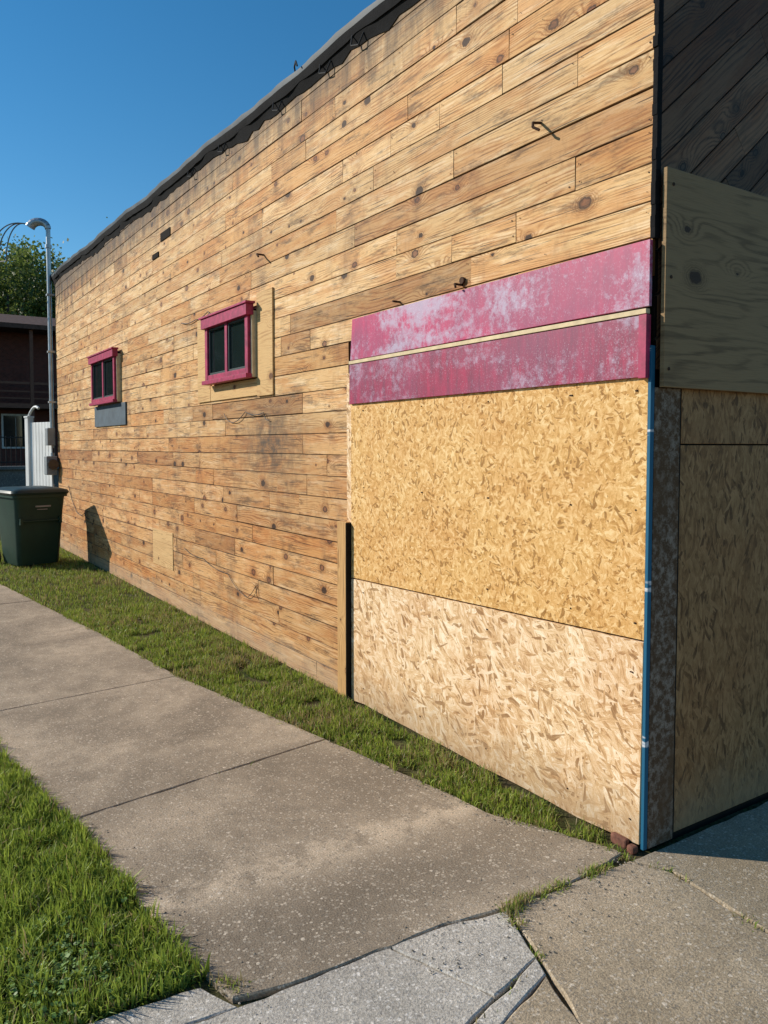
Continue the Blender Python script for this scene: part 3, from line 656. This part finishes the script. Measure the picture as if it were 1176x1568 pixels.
mb=MB(); mb.box(-36.99,-35.6,-11,9.5,3.3,3.5)
y=-11
while y<=9.5: mb.box(-35.78,-35.64,y,y+0.14,0,6.74); y+=2.9
mb.box(-35.75,-35.67,-11,9.5,4.35,4.45); mb.box(-35.75,-35.67,-11,9.5,4.0,4.06); mb.box(-35.75,-35.67,-11,9.5,3.7,3.76); mb.obj('balcony',[wm],house)
mb=MB(); mb2=MB()
for y in (-9,-6,-3,0,2.55,5.2):
    for z in (1.6,4.6):
        if y==2.55 and z>4: continue
        mb.box(-36.999,-36.93,y-0.08,y+1.08,z-0.08,z+1.48); mb2.box(-36.929,-36.91,y,y+0.49,z,z+1.4); mb2.box(-36.929,-36.91,y+0.52,y+1.0,z,z+1.4)
mb.obj('window_frames',[wfr],house); mb2.obj('window_panes',[glass],house)

# ------------------------------------------------------------------ hill and trees
mb=MB(); NX,NY=26,40
def hz(x,y):
    b=max(0,min(1,-(x+45)/42.0)); b=b*b*(3-2*b); return -0.05+12.6*b*(0.9+0.25*mnoise.noise(Vector((x*0.02,y*0.02,0))))
gx=[-44-i*5.0 for i in range(NX+1)]; gy=[-110+j*6.5 for j in range(NY+1)]
for i in range(NX):
    for j in range(NY):
        q=[(gx[i],gy[j]),(gx[i],gy[j+1]),(gx[i+1],gy[j+1]),(gx[i+1],gy[j])]
        mb.quad([(a,b,hz(a,b)) for a,b in q][::-1])
mb.obj('hill',[simple('hill_undergrowth',(0.04,0.07,0.015),0.95,0.1,var=0.5,sc=1,bump=0)],smooth=True)
LV=[];LC=[]
tr=MB(); trees=[]
for k in range(150):
    x=random.uniform(-110,-64); y=random.uniform(-60,80); trees.append((x,y,random.uniform(2.8,4.4)))
trees+=[(-70,4.5,4.0),(-72,9,4.2),(-71,14,3.6),(-69,0,3.6),(-78,6,4.2),(-80,12,4.4),(-79,18,4.0),(-86,2,4.0)]
for x,y,rad in trees:
    zb=hz(x,y); ht=rad*2.0
    tr.cyl((x,y,zb-0.3),(x,y,zb+ht*0.8),0.28,0.08,6)
    for a in (0.4,2.3,4.4): tr.cyl((x,y,zb+ht*0.4),(x+math.cos(a)*rad*.6,y+math.sin(a)*rad*.6,zb+ht*0.75),0.1,0.03,4)
    near=(x>-95 and -10<y<34); nl=150 if near else 40; ls=0.36 if near else 0.75
    for c in range(15):
        v=rng.normal(0,1,3); v/=np.linalg.norm(v); q=rng.uniform(0.3,0.95)
        cc=np.array([x,y,zb+ht*0.70])+v*np.array([rad,rad,rad*1.0])*q
        pr=rad*rng.uniform(0.26,0.42); LV.append(rng.normal(0,0.5,(nl,3))*pr+cc); LC.append(np.tile(np.array([[rng.uniform(0.55,1.35),ls,0]]),(nl,1)))
LV=np.vstack(LV);LC=np.vstack(LC); n=len(LV)
a=rng.normal(0,1,(n,3)); a/=np.linalg.norm(a,axis=1)[:,None]; b=np.cross(a,rng.normal(0,1,(n,3))); b/=np.linalg.norm(b,axis=1)[:,None]
sz=(LC[:,1]*rng.uniform(0.6,1.2,n))[:,None]
Q=np.stack([LV-a*sz*.5,LV+b*sz*.35,LV+a*sz*.5,LV-b*sz*.35],1)
me=bpy.data.meshes.new('tree_line'); me.vertices.add(n*4); me.vertices.foreach_set('co',Q.ravel()); me.loops.add(n*4); me.loops.foreach_set('vertex_index',np.arange(n*4,dtype=np.int32)); me.polygons.add(n); me.polygons.foreach_set('loop_start',(np.arange(n)*4).astype(np.int32)); me.update(calc_edges=True)
mm=rng.uniform(0,1,n)[:,None]; col=(np.array([0.10,0.15,0.03])*(1-mm)+np.array([0.23,0.27,0.065])*mm)*LC[:,0:1]
cc=np.ones((n,4,4)); cc[:,:,:3]=col[:,None,:]; at=me.color_attributes.new('gc','FLOAT_COLOR','POINT'); at.data.foreach_set('color',cc.astype(np.float32).ravel())
me.materials.append(gm); tl=bpy.data.objects.new('tree_line',me); scene.collection.objects.link(tl)
tr.obj('trunks',[simple('bark',(0.06,0.045,0.035),0.9)],tl)

# ------------------------------------------------------------------ camera / light
yaw=R(33.3); pit=R(2.8)
fw=Vector((-math.cos(yaw),math.sin(yaw),0)); rt=Vector((math.sin(yaw),math.cos(yaw),0)); up=Vector((0,0,1))
F=fw*math.cos(pit)-up*math.sin(pit); U=up*math.cos(pit)+fw*math.sin(pit)
cam=bpy.data.cameras.new('camera'); co=bpy.data.objects.new('camera',cam); scene.collection.objects.link(co)
M3=Matrix((rt,U,-F)).transposed(); co.matrix_world=Matrix.Translation((1.975,-2.542,1.6))@M3.to_4x4()
cam.sensor_fit='VERTICAL'; cam.sensor_height=36; cam.sensor_width=27; cam.lens=36*1200/1568; cam.shift_y=-0.0263; cam.clip_end=5000; cam.clip_start=0.05
scene.camera=co
el=R(28); az=R(46)   # light travels toward (cos az, sin az)
sd=Vector((math.cos(az)*math.cos(el),math.sin(az)*math.cos(el),-math.sin(el)))
sun=bpy.data.lights.new('sun','SUN'); sun.energy=5.0; sun.angle=R(0.5); sun.color=(1.0,0.93,0.81)
so=bpy.data.objects.new('sun',sun); scene.collection.objects.link(so); so.rotation_euler=sd.to_track_quat('-Z','Y').to_euler()
w=bpy.data.worlds.new('World'); scene.world=w; w.use_nodes=True; nt=w.node_tree; bg=nt.nodes['Background']
sk=nt.nodes.new('ShaderNodeTexSky'); sk.sky_type='NISHITA'; sk.sun_disc=False; sk.sun_elevation=el; sk.sun_rotation=math.atan2(-sd.x,-sd.y)%(2*math.pi)
sk.air_density=1.0; sk.dust_density=0.0; sk.ozone_density=3.0
hs=nt.nodes.new('ShaderNodeHueSaturation'); hs.inputs['Hue'].default_value=0.493; hs.inputs['Saturation'].default_value=1.3; hs.inputs['Value'].default_value=0.95
nt.links.new(sk.outputs[0],hs.inputs['Color']); nt.links.new(hs.outputs[0],bg.inputs[0]); bg.inputs[1].default_value=0.13
scene.view_settings.view_transform='Standard'; scene.view_settings.look='None'; scene.view_settings.exposure=0
